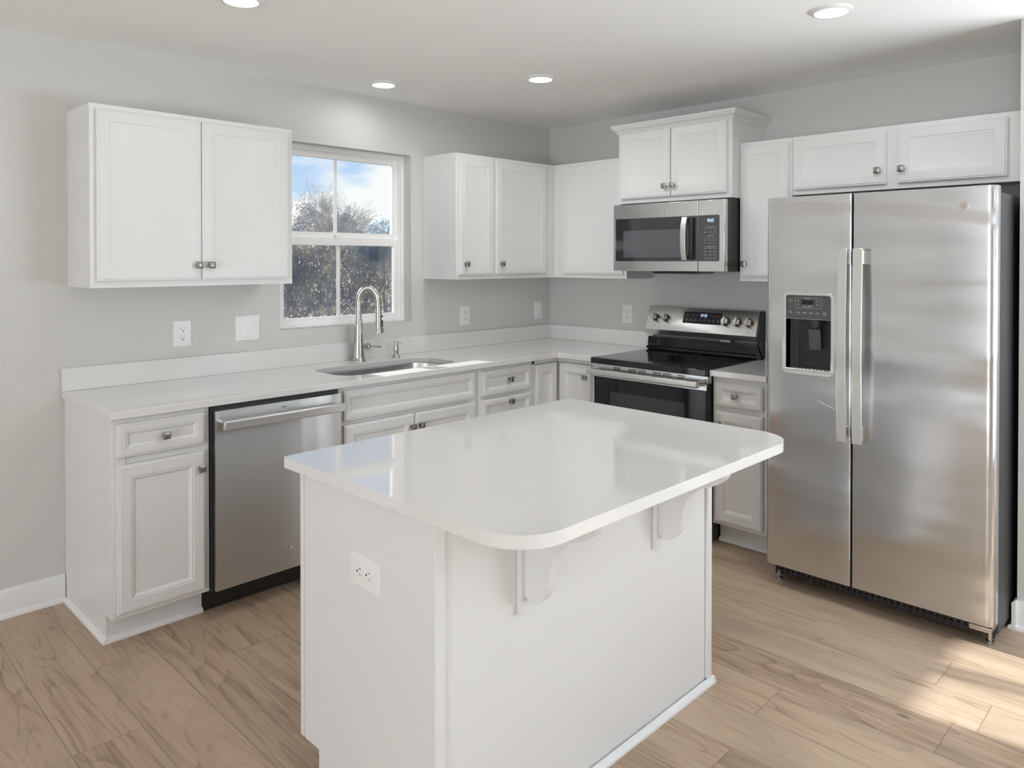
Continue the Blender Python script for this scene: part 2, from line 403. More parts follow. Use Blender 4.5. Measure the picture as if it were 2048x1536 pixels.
# ------------------------------------------------------------------ window (frame, two sashes, grids, glass, screen)
def build_window():
    wr = bpy.data.objects.new('window_1', None); COL.objects.link(wr)
    wr.location = (WX0*I, 0, WZ0*I); wr['kind'] = 'structure'
    Wd, Ht = WX1-WX0, WZ1-WZ0
    def frame(x0, x1, z0, z1, l, r_, b_, t_, y0, y1):
        m = MB()
        m.box(x0, x0+l, y0, y1, z0, z1); m.box(x1-r_, x1, y0, y1, z0, z1)
        m.box(x0+l, x1-r_, y0, y1, z0, z0+b_); m.box(x0+l, x1-r_, y0, y1, z1-t_, z1)
        return m
    f = frame(0, Wd, 0, Ht, 0.85, 0.85, 1.0, 1.0, 2.7, 5.4)
    f.box(0.0, Wd, 2.55, 2.8, 0, 0.6)
    f.build('frame', 'vinyl', wr, bev=0.06)
    lo = frame(0.9, Wd-0.9, 0.9, 19.9, 1.65, 1.9, 1.15, 1.75, 3.0, 4.1).build('lower_sash', 'vinyl', wr, bev=0.08)
    mm = MB().box(15.95, 16.85, 3.5, 3.65, 2.0, 18.2); mm.build('muntin', 'vinyl', lo)
    MB().box(2.5, Wd-2.7, 3.55, 3.6, 2.0, 18.3).build('pane', 'glass', lo)
    up = frame(0.9, Wd-0.9, 20.0, Ht-0.9, 1.65, 1.65, 1.15, 1.4, 4.2, 5.3).build('upper_sash', 'vinyl', wr, bev=0.08)
    MB().box(15.95, 16.85, 4.7, 4.85, 21.0, Ht-2.2).build('muntin', 'vinyl', up)
    MB().box(2.5, Wd-2.5, 4.75, 4.8, 21.0, Ht-2.2).build('pane', 'glass', up)
    MB().box(15.4, 17.4, 3.0, 3.9, 19.9, 20.4).build('sash_lock', 'vinyl', wr, bev=0.1)
    MB().box(1.6, Wd-1.6, 4.95, 4.98, 1.0, 20.0).build('insect_screen', 'screen', wr)
build_window()

# ------------------------------------------------------------------ cabinet parts
DOOR = [(0, 0), (0, .55), (.10, .64), (.30, .64), (.38, .75), (1.85, .75), (1.93, .66), (2.05, .66), (2.45, .48), (2.55, .45)]
DRAW = [(0, 0), (0, .55), (.10, .64), (.30, .64), (.38, .75), (1.15, .75), (1.22, .66), (1.34, .66), (1.70, .48), (1.78, .45)]
BDOOR = [(0, 0), (0, .55), (.10, .62), (.28, .62), (.38, .75), (1.85, .75), (1.93, .62), (2.07, .62), (2.13, .66), (2.50, .40), (2.58, .36)]
BDRAW = [(0, 0), (0, .55), (.10, .62), (.28, .62), (.38, .75), (1.12, .75), (1.20, .62), (1.33, .62), (1.39, .66), (1.74, .42), (1.82, .38)]
def knob_mesh():
    k = MB()
    k.lathe([(.42, 0), (.42, .08), (.20, .14), (.18, .62), (.26, .70)], 20, axis='y')
    k.xf(Matrix.Scale(-1, 4, (0, 1, 0)))
    r0 = [(-.5, -.5), (.5, -.5), (.5, .5), (-.5, .5)]
    L = []
    for sc, y in ((.55, -.62), (1.06, -.72), (1.06, -.92), (.86, -.98), (.80, -.96), (.25, -1.06)):
        L.append([k.b.verts.new((a*sc*1.1, y, c*sc*1.1)) for a, c in r0])
    for A, B in zip(L, L[1:]):
        for i in range(4): k.b.faces.new([A[i], A[(i+1) % 4], B[(i+1) % 4], B[i]])
    k.b.faces.new(L[0][::-1]); k.b.faces.new(L[-1])
    return k
KNOB = [None]
def add_knob(parent, x, z, y=-0.75):
    if KNOB[0] is None:
        o = knob_mesh().build('knob', 'knob', parent, at=(x, y, z), smooth=20); KNOB[0] = o
    else:
        o = KNOB[0].copy(); COL.objects.link(o); o.parent = parent; o.location = (x*I, y*I, z*I)
    return o
def add_front(parent, kind, x0, x1, z0, z1, yf, prof, knob=None):
    # parent-local coordinates; origin of the front at its lower left corner on the face frame
    m = MB().rings(x1-x0, z1-z0, prof)
    o = m.build(kind, 'white', parent, at=(x0, yf, z0), smooth=25)
    if knob: add_knob(o, knob[0]-x0, knob[1]-z0)
    return o
def upper(label, u0, u1, z0, z1, depth, wall, doors, group='upper wall cabinets', extra=None, loc_only=False):
    loc = (u0, 0, z0) if wall == 'A' else (0, -u0, z0)
    t = thing('wall_cabinet', label, 'cabinet', loc, (0, 0, 0) if wall == 'A' else ROTB, group)
    w_, h_ = u1-u0, z1-z0
    m = MB()
    # box with recessed underside, rails and stiles flush
    m.box(0, .5, -depth+.75, 0, 0, h_); m.box(w_-.5, w_, -depth+.75, 0, 0, h_)
    m.box(.5, w_-.5, -depth+.75, 0, h_-.5, h_); m.box(.5, w_-.5, -depth+.75, -.02, .5, 1.0)
    m.box(.5, w_-.5, -.5, -.02, 1.0, h_-.5)
    m.box(0, w_, -depth, -depth+.75, 0, h_)
    m.build('cabinet_box', 'white', t, bev=0.04, seg=1)
    for (a, b_, c, d, kn) in doors:
        add_front(t, 'door', a-u0, b_-u0, c-z0, d-z0, -depth, DOOR, kn and (kn[0]-u0, kn[1]-z0))
    return t

# upper cabinets on the window wall
upper('white double-door wall cabinet left of the window', -124.95, -89.1, 54, 84, 12, 'A',
      [(-124.0, -107.1, 55.1, 83.1, (-107.8, 57.7)), (-106.95, -90.2, 55.1, 83.1, (-105.6, 57.7))])
upper('narrow white single-door wall cabinet just right of the window', -46.8, -34.62, 54, 84, 12, 'A',
      [(-46.15, -35.05, 55.1, 83.1, (-44.2, 57.7))])
upper('white single-door wall cabinet reaching into the corner of the window wall', -34.6, -0.06, 54, 84, 12, 'A',
      [(-34.2, -15.5, 55.1, 83.1, (-32.3, 57.7))])
# range wall
tB = upper('white single-door wall cabinet between the room corner and the microwave', 12.1, 36.05, 54, 84, 12, 'B',
      [(15.8, 35.2, 55.1, 83.1, None)])
th = upper('raised white wall cabinet with crown moulding above the microwave', 36.12, 66.05, 72.1, 90.2, 15.4, 'B',
      [(37.1, 50.85, 73.2, 88.8, (49.7, 75.6)), (51.15, 65.0, 73.2, 88.8, (51.9, 75.6))])
# crown moulding on three sides with mitred corners
def crown(parent, w_, depth, zt):
    prof = [(0, -1.6), (.12, -1.55), (.15, -1.25), (.35, -1.1), (.45, -.8), (.75, -.45), (1.15, -.15), (1.2, .15), (1.35, .2), (1.5, .55), (1.5, .8), (0, .8)]
    m = MB(); L = []
    for p, z in prof:
        L.append([m.b.verts.new(v) for v in ((-p, 0, zt+z), (-p, -depth-p, zt+z), (w_+p, -depth-p, zt+z), (w_+p, 0, zt+z))])
    for A, B in zip(L, L[1:]):
        for i in range(3): m.b.faces.new([A[i], A[i+1], B[i+1], B[i]])
    m.b.faces.new([L[-1][0], L[-1][1], L[-1][2], L[-1][3]])
    return m.build('crown_moulding', 'white', parent, recalc=True, smooth=20)
crown(th, 29.93, 15.42, 18.1)
upper('narrow white single-door wall cabinet between microwave and refrigerator', 66.12, 77.75, 54, 84, 12, 'B',
      [(66.8, 77.1, 55.1, 83.1, (67.6, 57.8))])
upper('short wide white wall cabinet above the refrigerator', 77.8, 119.2, 72.0, 84, 12, 'B',
      [(78.2, 96.2, 73.0, 83.1, (94.8, 75.6)), (98.2, 115.7, 73.0, 83.1, (99.0, 75.6))])

def shoe(m, x0, x1, y, flip=1):   # quarter-round along x, growing towards -y
    m.prism([(y, 0), (y-.6, 0), (y-.57, .3), (y-.4, .58), (y-.15, .75), (y, .8)], 'x', x0, x1)
def base(label, u0, u1, wall, fronts, left_end=False, group='base cabinets'):
    loc = (u0, 0, 0) if wall == 'A' else (0, -u0, 0)
    t = thing('base_cabinet', label, 'cabinet', loc, (0, 0, 0) if wall == 'A' else ROTB, group)
    w_ = u1-u0
    m = MB()
    side = [(-.06, 0), (-.06, 34.78), (-24, 34.78), (-24, 4.3), (-21, 4.3), (-21, 0)]
    m.prism(side, 'x', 0, .6); m.prism(side, 'x', w_-.6, w_)
    m.box(.6, w_-.6, -24, -23.25, 4.3, 6.0); m.box(.6, w_-.6, -24, -23.25, 33.2, 34.78)
    m.box(.6, w_-.6, -23.2, -.6, 4.3, 5.0); m.box(.6, w_-.6, -.6, -.06, 0, 34.78)
    m.box(.6, w_-.6, -21, -20.4, 0, 4.3)
    m.box(.6, 1.9, -24, -23.25, 6, 33.2); m.box(w_-1.9, w_-.6, -24, -23.25, 6, 33.2)
    m.box(1.9, w_-1.9, -23.8, -23.3, 6, 33.2)
    m.build('cabinet_box', 'white', t, bev=0.04, seg=1)
    s = MB(); shoe(s, 0, w_, -21)
    if left_end:
        s.prism([(-a, z) for a, z in ((0, 0), (.6, 0), (.57, .3), (.4, .58), (.15, .75), (0, .8))], 'y', -21.6, -1.15)
    s.build('shoe_moulding', 'trim', t, smooth=25)
    for f in fronts:
        kind, a, b_, c, d, kn = f
        add_front(t, kind, a-u0, b_-u0, c, d, -24, BDRAW if kind != 'door' else BDOOR, kn and (kn[0]-u0, kn[1]))
    return t
base('white one-drawer one-door base cabinet at the left end of the counter', -125.6, -110.88, 'A',
     [('drawer', -124.95, -111.75, 28.8, 33.9, (-118.1, 31.3)), ('door', -124.95, -111.75, 5.1, 27.6, (-112.55, 25.0))], left_end=True)
base('wide white sink base cabinet with false drawer front under the sink', -86.55, -51.1, 'A',
     [('false_drawer_front', -85.5, -52.1, 28.3, 34.0, None), ('door', -85.5, -68.95, 5.1, 27.5, (-69.7, 24.9)), ('door', -68.75, -52.1, 5.1, 27.5, (-67.5, 24.9))])
base('narrow white drawer base cabinet between sink base and corner', -51.0, -33.35, 'A',
     [('drawer', -49.95, -34.2, 28.3, 33.9, (-41.6, 31.4)), ('drawer', -49.95, -34.2, 17.2, 27.5, (-41.3, 26.3)), ('drawer', -49.95, -34.2, 5.1, 16.2, (-41.6, 14.5))])
# corner cabinet
def corner_base():
    t = thing('base_cabinet', 'white corner base cabinet with a folding two-leaf door in the inside corner', 'cabinet', (0, 0, 0), group='base cabinets')
    m = MB()
    pl = [(-33.3, -.06), (-.06, -.06), (-.06, -36.0), (-23.6, -36.0), (-23.6, -23.6), (-33.3, -23.6)]
    m.prism(pl, 'z', 4.3, 34.78)
    pk = [(-33.3, -.06), (-.06, -.06), (-.06, -36.0), (-20.6, -36.0), (-20.6, -20.6), (-33.3, -20.6)]
    m.prism(pk, 'z', 0, 4.3)
    m.build('cabinet_box', 'white', t, bev=0.04, seg=1)
    d1 = MB().rings(7.55, 28.5, BDOOR).build('door', 'white', t, at=(-32.55, -24.0, 5.1), smooth=25)
    d2 = MB().rings(9.9, 28.5, BDOOR).build('door', 'white', t, at=(-24.0, -25.05, 5.1), smooth=25)
    d2.rotation_euler = ROTB
    add_knob(d2, 8.4, 25.7)
    m = MB().box(-33.3, -32.6, -24, -23.6, 4.3, 34.78).box(-24, -23.6, -36.0, -35.05, 4.3, 34.78)
    m.box(-33.3, -24.0, -24, -23.6, 33.8, 34.78).box(-24, -23.6, -35.05, -24.0, 33.8, 34.78)
    m.build('face_frame', 'white', t, bev=0.04, seg=1)
corner_base()
base('narrow white drawer and door base cabinet between range and refrigerator', 66.55, 78.4, 'B',
     [('drawer', 67.2, 77.6, 28.8, 33.6, (72.0, 31.2)), ('door', 67.2, 77.6, 5.1, 27.7, (68.3, 25.3))])

# ------------------------------------------------------------------ countertops, sink, faucet
SX0, SX1, SY0, SY1 = -82.9, -52.6, -20.7, -7.3
def counters():
    outer = [(-126.1, -.05), (-.05, -.05), (-.05, -36.25), (-25.5, -36.25)] + arc(-26.1, -26.1, .6, 0, 90, 5)[1:] + [(-126.1, -25.5)]
    outer = outer[:4] + [(-25.5, -26.1)] + arc(-26.1, -26.1, .6, 0, 90, 5)[1:-1] + [(-26.1, -25.5), (-126.1, -25.5)]
    hole = rrect(SX0, SX1, SY0, SY1, 4.2, 10)
    t = thing('countertop', 'L-shaped white quartz countertop along the window wall into the corner', 'countertop', (-126.1, 0, 34.8))
    MB().slab(outer, [hole], 34.82, 36.0).xf(Matrix.Translation((126.1, 0, -34.8))).build('worktop', 'quartz', t, bev=0.09)
    MB().box(-126.1, -.82, -.8, -.05, 36.02, 40).xf(Matrix.Translation((126.1, 0, -34.8))).build('backsplash', 'quartz', t, bev=0.06)
    MB().box(-.8, -.05, -36.25, -.05, 36.02, 40).xf(Matrix.Translation((126.1, 0, -34.8))).build('backsplash', 'quartz', t, bev=0.06)
    t = thing('countertop', 'short white quartz countertop between range and refrigerator', 'countertop', (0, -66.5, 34.8))
    MB().box(-25.5, -.05, -12.3, 0, .02, 1.2).build('worktop', 'quartz', t, bev=0.09)
    MB().box(-.8, -.05, -12.3, 0, 1.22, 5.2).build('backsplash', 'quartz', t, bev=0.06)
counters()
def sink():
    t = thing('sink', 'undermount stainless steel sink bowl below the window', 'sink', ((SX0+SX1)/2, (SY0+SY1)/2, 27))
    cx_, cy_ = (SX0+SX1)/2, (SY0+SY1)/2
    hw, hh = (SX1-SX0)/2+.1, (SY1-SY0)/2+.1
    m = MB(); L = []
    for off, z, r in ((.9, 7.78, 4.6), (0, 7.78, 4.2), (-.1, 7.5, 4.1), (-.35, 1.2, 3.9), (-.7, .5, 3.5), (-1.3, .15, 3.0)):
        L.append([m.b.verts.new((x, y, z)) for x, y in rrect(-hw-off, hw+off, -hh-off, hh+off, r, 8)])
    for A, B in zip(L, L[1:]):
        n = len(A)
        for i in range(n): m.b.faces.new([A[i], A[(i+1) % n], B[(i+1) % n], B[i]])
    m.b.faces.new(L[-1])
    o = m.build('bowl', 'steel', t, recalc=False, smooth=50)
    MB().lathe([(1.7, .16), (1.7, .3), (1.3, .3), (1.2, .2), (.2, .18)], 28).build('drain', 'nickel', t)
sink()
def faucet():
    t = thing('faucet', 'brushed nickel gooseneck pull-down faucet behind the sink', 'faucet', (-68.0, -3.3, 36))
    MB().lathe([(1.55, 0), (1.55, .12), (1.45, .3), (1.3, .9), (1.2, 2), (1.12, 3), (1.0, 5), (.9, 7), (.85, 8.8), (.78, 9.0)], 32).build('body', 'nickel', t)
    MB().lathe([(.82, 8.9), (.82, 9.3)], 28).build('collar', 'nickel', t)
    pts = [(0, 0, 9.1), (0, 0, 11), (0, 0, 13.2)]
    r = 2.25; dx, dy = 0.62, -0.785
    for k in range(1, 15):
        a = PI*k/15*1.0
        pts.append(((r-r*math.cos(a))*dx, (r-r*math.cos(a))*dy, 13.2+1.45*r*math.sin(a)))
    pts += [(2*r*dx, 2*r*dy, 13.0), (2*r*dx+.05, 2*r*dy-.05, 11.2)]
    MB().tube(pts, .66, 20).build('spout', 'nickel', t)
    hx, hy = 2*r*dx+.05, 2*r*dy-.05
    s = MB().lathe([(.72, 11.3), (.72, 11.0), (.68, 9.8), (.72, 8.2), (.82, 7.2), (.98, 6.55), (1.0, 6.35), (.75, 6.35)], 28, c=(hx, hy, 0)).build('spray_head', 'nickel', t)
    tg = MB().lathe([(.22, 0), (.22, .3)], 16, axis='x'); tg.xf(Matrix.Translation((hx+.62, hy-.2, 10.0))); tg.build('button', 'black', s)
    MB().box(hx+.6, hx+.95, hy-.45, hy+.0, 7.7, 9.2).build('button', 'black', s, bev=.12)
    MB().tube([(hx+.7, hy-.2, 7.9), (hx+1.0, hy-.2, 7.1), (hx+1.2, hy-.2, 6.6)], .2, 12).build('trigger', 'nickel', s)
    lv = MB().lathe([(.95, .3), (.85, .9), (.62, 1.6), (.60, 2.1), (.72, 2.2), (.72, 2.75), (.55, 2.85)], 28, axis='x')
    lv.xf(Matrix.Translation((0, 0, 3.1))); lv.build('valve_hub', 'nickel', t)
    h = MB().tube([(2.6, 0, 3.15), (4.2, -.1, 2.95), (5.9, -.2, 2.75)], [.15, .17, .26], 14); h.build('lever', 'nickel', t)
faucet()
def soap():
    t = thing('soap_dispenser', 'small brushed nickel soap dispenser right of the faucet', 'soap dispenser', (-57.9, -3.6, 36))
    MB().lathe([(.95, 0), (.93, .15), (.6, .45), (.52, .7), (.62, 1.3), (.6, 2.0), (.48, 2.9), (.46, 3.0)], 28).build('body', 'nickel', t)
    MB().lathe([(.40, 3.0), (.42, 3.6), (.36, 3.75)], 24).build('pump', 'nickel', t)
    MB().tube([(.1, 0, 3.35), (.9, -.3, 3.3), (1.35, -.5, 2.95)], [.14, .12, .11], 12).build('spout', 'nickel', t)
soap()

# ------------------------------------------------------------------ small helpers: digits, dashes, badge
SEG = {'0': 'abcdef', '4': 'fgbc', '5': 'afgcd', '9': 'abcfgd'}
def digits(m, txt, x, z, w_, h_, y, th_=.07, gap=.35):
    for ch in txt:
        c = {'a': (0, w_, h_, h_), 'g': (0, w_, h_/2, h_/2), 'd': (0, w_, 0, 0), 'f': (0, 0, h_/2, h_), 'b': (w_, w_, h_/2, h_), 'e': (0, 0, 0, h_/2), 'c': (w_, w_, 0, h_/2)}
        for s_ in SEG[ch]:
            a, b_, p, q = c[s_]
            m.box(x+a-th_, x+b_+th_, y-.02, y, z+p-th_, z+q+th_)
        x += w_+gap
def dashes(m, x0, x1, z, y, n, rnd, hgt=.07):
    w_ = (x1-x0)/n
    for k in range(n):
        a = x0+k*w_
        m.box(a, a+w_*.82, y-.012, y, z-hgt/2, z+hgt/2)
def badge(parent, x, y, z, r, name='round_badge', mt='badge'):
    b = MB().lathe([(r, 0), (r, -.06), (r*.86, -.07), (r*.82, -.04)], 36, axis='y')
    o = b.build(name, mt, parent, at=(x, y, z))
    m = MB()
    for (cx_, cz_, rr, a0, a1) in ((-.30, .05, .30, 40, 330), (.28, .12, .22, 60, 280), (.28, -.20, .24, 70, 300), (0, .55, .30, 200, 340), (0, -.58, .3, 20, 160)):
        pts = [((cx_+rr*math.cos(R(a)))*r, -.05, (cz_+rr*math.sin(R(a)))*r) for a in [a0+(a1-a0)*k/12 for k in range(13)]]
        m.tube(pts, .035*r+.008, 6)
    stamp(o, m, 'badge_dark')
    return o

# ------------------------------------------------------------------ dishwasher
def dishwasher():
    x0, x1 = -110.84, -86.62; w_ = x1-x0
    t = thing('dishwasher', 'stainless steel dishwasher under the counter', 'dishwasher', (x0, 0, 0))
    m = MB().box(.15, w_-.15, -23.7, -1, 4.0, 34.4).box(.1, w_-.1, -24.3, -23.6, 33.9, 34.75)
    m.box(.05, .5, -24.6, -22, 4.2, 34.5)
    m.build('tub', 'black', t)
    MB().box(.1, w_-.1, -21.3, -20.4, 0, 4.2).build('toe_kick', 'grille', t, bev=.05)
    d = MB().box(.36, w_-.30, -25.7, -24.0, 4.5, 33.95).build('door', 'dw_steel', t, bev=.16, seg=3)
    for a in (.75, w_-1.6): MB().box(a, a+.8, -27.9, -25.7, 31.35, 32.25).build('handle_bracket', 'nickel', d)
    MB().box(.7, w_-.7, -28.35, -27.4, 31.1, 32.55).build('handle', 'handle_steel', d, bev=.14, seg=3)
    mm = MB(); dashes(mm, 12.0, 13.0, 33.1, -25.71, 4, None, .16); stamp(d, mm, 'dark_ink')
    badge(d, 13.3, -25.7, 8.4, .62, mt='handle_steel')
dishwasher()

# ------------------------------------------------------------------ range
def range_():
    t = thing('range', 'freestanding electric range with black glass cooktop and steel control panel', 'stove', (0, -36.45, 0), ROTB)
    W_ = 29.95
    MB().box(.1, W_-.1, -24.3, -1.2, .6, 34.6).build('body', 'black', t)
    MB().box(1.5, W_-1.5, -22.5, -3, 0, .6).build('feet', 'black', t)
    # cooktop
    c = MB().box(0.02, W_-.02, -26.8, -3.2, 34.75, 36.15).build('cooktop', 'cooktop_glass', t, bev=.18, seg=3)
    el = MB()
    for ex, ey, er in ((7.8, -19, 4.3), (22.3, -19, 4.9), (7.8, -9, 3.6), (22.3, -9, 3.8), (15, -7.5, 2.2)):
        for rr in (er, er*.62):
            el.lathe([(rr, 36.16), (rr-.05, 36.165)], 40, c=(ex, ey, 0), cap=False)
    stamp(c, el, 'panel_gray')
    # riser behind the cooktop
    r = MB().prism([(-.9, 34.6), (-.9, 39.4), (-3.6, 39.4), (-3.9, 37.2), (-4.5, 36.9), (-4.6, 36.5), (-3.6, 36.2), (-3.6, 34.6)], 'x', .25, W_-.25).build('riser', 'cooktop_glass', t, smooth=30)
    # sloped console
    prof = [(-.5, 39.9), (-4.0, 40.05), (-4.6, 41.3), (-2.55, 46.85), (-2.3, 47.0), (-.5, 46.9)]
    cn = MB().prism(prof, 'x', 0, W_-.3).build('control_console', 'steel', t, bev=.08)
    MB().prism([(-.4, 36.2), (-.4, 46.9), (-2.1, 46.9), (-3.9, 41.0), (-3.4, 39.0), (-1.4, 36.2)], 'x', W_-.3, W_-.02).build('console_end_panel', 'black', t)
    # elements on the sloped face: frame with local x along width, local z up the slope
    sl = math.atan2(46.85-41.3, 4.6-2.55)      # slope angle from horizontal
    def face(s_, up, out):    # position on face: s_ along width, up 0..5.92 from lower edge, out = offset
        n = Vector((0, -math.sin(sl), math.cos(sl))); d = Vector((0, math.cos(sl), math.sin(sl)))
        return Vector((s_, -4.6, 41.3)) + d*up + n*out
    tilt = Matrix.Rotation(-(PI/2-sl), 4, 'X')
    def onface(mb, s_, up, out=0):
        return mb.xf(Matrix.Translation(face(s_, up, out)) @ tilt)
    dp = MB().rings(10.2, 2.9, [(0, 0), (0, .05), (.12, .06), (.12, .03)]); onface(dp, 10.3, 2.15)
    dp = dp.build('display_panel', 'glass_black', cn)
    dg = MB(); digits(dg, '949', 4.75, 1.75, .34, .62, -.10, .035, .26); onface(dg, 10.3, 2.15); stamp(dp, dg, 'digits')
    lb = MB(); rnd = random.Random(3)
    for k in range(3): dashes(lb, .9+k*1.15, 1.7+k*1.15, 2.15, -.07, 2, rnd, .06); dashes(lb, 7.2+k*.95, 7.9+k*.95, 2.15, -.07, 2, rnd, .06)
    for k in range(8): dashes(lb, .7+k*1.2, 1.4+k*1.2, .75, -.07, 2, rnd, .06); dashes(lb, .9+k*1.2, 1.2+k*1.2, 1.05, -.07, 1, rnd, .12)
    onface(lb, 10.3, 2.15); stamp(dp, lb, 'label_ink')
    for k, s_ in enumerate((2.5, 5.5, 21.8, 24.8, 27.6)):
        rr = 1.02 if k < 2 else 1.12
        kb = MB().lathe([(rr, 0), (rr, -.15), (rr*.92, -.35), (rr*.8, -1.1), (rr*.72, -1.2)], 28, axis='y')
        kb.box(-.24, .24, -1.55, -1.15, -rr*.86, rr*.86)
        onface(kb, s_, 3.05); kb.build('control_knob', 'nickel', cn, bev=.05)
    ds = MB()
    for k, s_ in enumerate((2.5, 5.5, 21.8, 24.8, 27.6)):
        ds.box(s_-.09, s_+.09, -.02, 0, .85, 1.03)
        for a in range(0, 360, 45):
            ds.box(s_+1.4*math.cos(R(a))-.09, s_+1.4*math.cos(R(a))+.09, -.015, 0, 3.05+1.4*math.sin(R(a))-.02, 3.05+1.4*math.sin(R(a))+.02)
    onface(ds, 0, 0); stamp(cn, ds, 'dark_ink')
    MB().box(20.6, 23.2, -3.95, -3.6, 39.45, 40.0).build('lamp_lens', 'badge_dark', cn)
    # vent trim, door, handle, drawer
    vt = MB().box(.05, W_-.05, -26.0, -24.3, 33.1, 34.7).build('vent_trim', 'steel', t, bev=.06)
    vs = MB()
    for a, b_ in ((6.1, 8.0), (10.2, 12.4), (12.7, 14.9), (16.6, 18.8), (19.1, 21.3), (22.9, 24.6)):
        for z in (33.72, 34.12): vs.box(a, b_, -26.03, -25.9, z, z+.2)
    stamp(vt, vs, 'shadow_gap')
    d = MB().box(.05, W_-.05, -26.1, -24.4, 9.6, 33.0).build('oven_door', 'black', t, bev=.1)
    MB().box(.05, W_-.1, -26.32, -26.0, 31.75, 33.05).build('door_top_trim', 'steel', d, bev=.06)
    MB().box(.03, .7, -26.32, -26.0, 9.6, 31.7).build('door_side_trim', 'steel', d, bev=.06)
    MB().box(.75, W_-.25, -26.3, -26.05, 9.8, 31.7).build('door_glass', 'glass_black', d, bev=.06)
    MB().box(5.4, W_-5.2, -26.36, -26.28, 14.2, 28.7).build('door_window', 'oven_window', d)
    sd_ = MB()
    for z in (34.0, 33.35, 32.7, 32.05): sd_.lathe([(.14, 0), (.14, .03)], 12, c=(W_-.45, -26.13, z), axis='y')
    stamp(d, sd_, 'shadow_gap')
    for a in (1.2, W_-2.2): MB().box(a, a+1, -27.8, -26.0, 32.7, 33.5).build('handle_bracket', 'nickel', d)
    MB().prism(rrect(-28.7, -27.5, 32.4, 33.75, .35, 5), 'x', .2, W_-1.1).build('handle', 'handle_steel', d, bev=.15)
    MB().box(.1, W_-.1, -26.0, -24.4, 2.0, 9.3).build('storage_drawer', 'steel', t, bev=.1)
range_()

# ------------------------------------------------------------------ microwave
def microwave():
    t = thing('microwave', 'stainless over-the-range microwave oven mounted above the range', 'microwave', (0, -36.45, 56), ROTB)
    W_, Hh = 29.3, 15.4
    b = MB().box(0, W_, -16.6, -.1, 0.05, Hh+.05).box(0, W_, -15.3, -.1, Hh, Hh+.62).build('body', 'mw_side', t, bev=.05)
    MB().prism([(10.3, -.02), (11.2, -.48), (21.9, -.48), (22.8, -.02)], 'y', -17.2, -10).build('vent_lip', 'black', t)
    f = MB().box(0, 22.85, -18.0, -16.65, .05, Hh+.28).build('door', 'steel', t, bev=.12)
    p = MB().box(22.93, W_, -18.0, -16.65, .05, Hh+.28).build('control_panel', 'steel', t, bev=.12)
    g = MB(); g.prism(rrect(.75, 22.8, 2.35, 12.35, [.05, .35, .35, .05], 4), 'y', -18.06, -17.9); g.build('door_glass', 'mw_glass', f)
    MB().box(3.0, 19.2, -18.09, -18.04, 3.2, 9.5).build('door_window', 'mw_mesh', f)
    g = MB(); g.prism(rrect(22.97, 28.05, 2.35, 12.35, [.35, .05, .05, .35], 4), 'y', -18.06, -17.9); kp = g.build('keypad', 'panel_gray', p)
    dg = MB(); digits(dg, '950', 25.25, 10.9, .32, .58, -18.07, .032, .22); stamp(kp, dg, 'digits')
    lb = MB(); rnd = random.Random(5)
    dashes(lb, 24.9, 27.0, 9.75, -18.06, 4, rnd, .10); dashes(lb, 25.2, 26.7, 7.9, -18.06, 3, rnd, .10); dashes(lb, 24.9, 27.0, 5.55, -18.06, 4, rnd, .10)
    for z in (9.35, 8.6, 6.25, 5.15, 4.4, 3.7, 2.95):
        for k in range(3): dashes(lb, 24.45+k*1.12, 25.05+k*1.12, z, -18.06, 2, rnd, .07)
        if z in (8.6, 5.15, 4.4, 3.7, 2.95):
            for k in range(3): dashes(lb, 24.5+k*1.12, 24.95+k*1.12, z+.13, -18.06, 2, rnd, .05)
    stamp(kp, lb, 'label_ink')
    # number keys
    for row, (txt, z) in enumerate((('1 2 3 4 5', 7.3), ('6 7 8 9 0', 6.75))):
        cu = bpy.data.curves.new('key_numbers', 'FONT'); cu.body = txt; cu.size = .46*I; cu.align_x = 'CENTER'; cu.space_character = 1.7
        tmp = bpy.data.objects.new('key_numbers', cu); COL.objects.link(tmp)
        dgz = bpy.context.evaluated_depsgraph_get(); me = bpy.data.meshes.new_from_object(tmp.evaluated_get(dgz))
        bpy.data.objects.remove(tmp)
        me.materials.clear(); me.materials.append(M['label_ink'])
        oo = bpy.data.objects.new('key_numbers', me); COL.objects.link(oo); oo.parent = kp
        oo.rotation_euler = (PI/2, 0, 0); oo.location = (25.85*I, -18.08*I, z*I)
    hp = MB()
    for k in range(0, 1): pass
    pts = [(-18.06, 2.55), (-19.3, 2.6), (-19.95, 4.5), (-20.1, 7.3), (-19.95, 10.1), (-19.3, 12.1), (-18.06, 12.15), (-18.06, 11.7), (-19.0, 11.5), (-19.55, 9.9), (-19.7, 7.3), (-19.55, 4.8), (-19.0, 3.1), (-18.06, 2.95)]
    hp.prism(pts, 'x', 19.6, 20.9); hp.build('handle', 'handle_steel', f, bev=.08, smooth=30)
    MB().box(20.95, 22.0, -19.0, -18.05, 2.7, 12.0).build('handle_recess', 'black', f, bev=.3)
    badge(f, 14.4, -18.0, 13.9, .66, mt='handle_steel')
microwave()

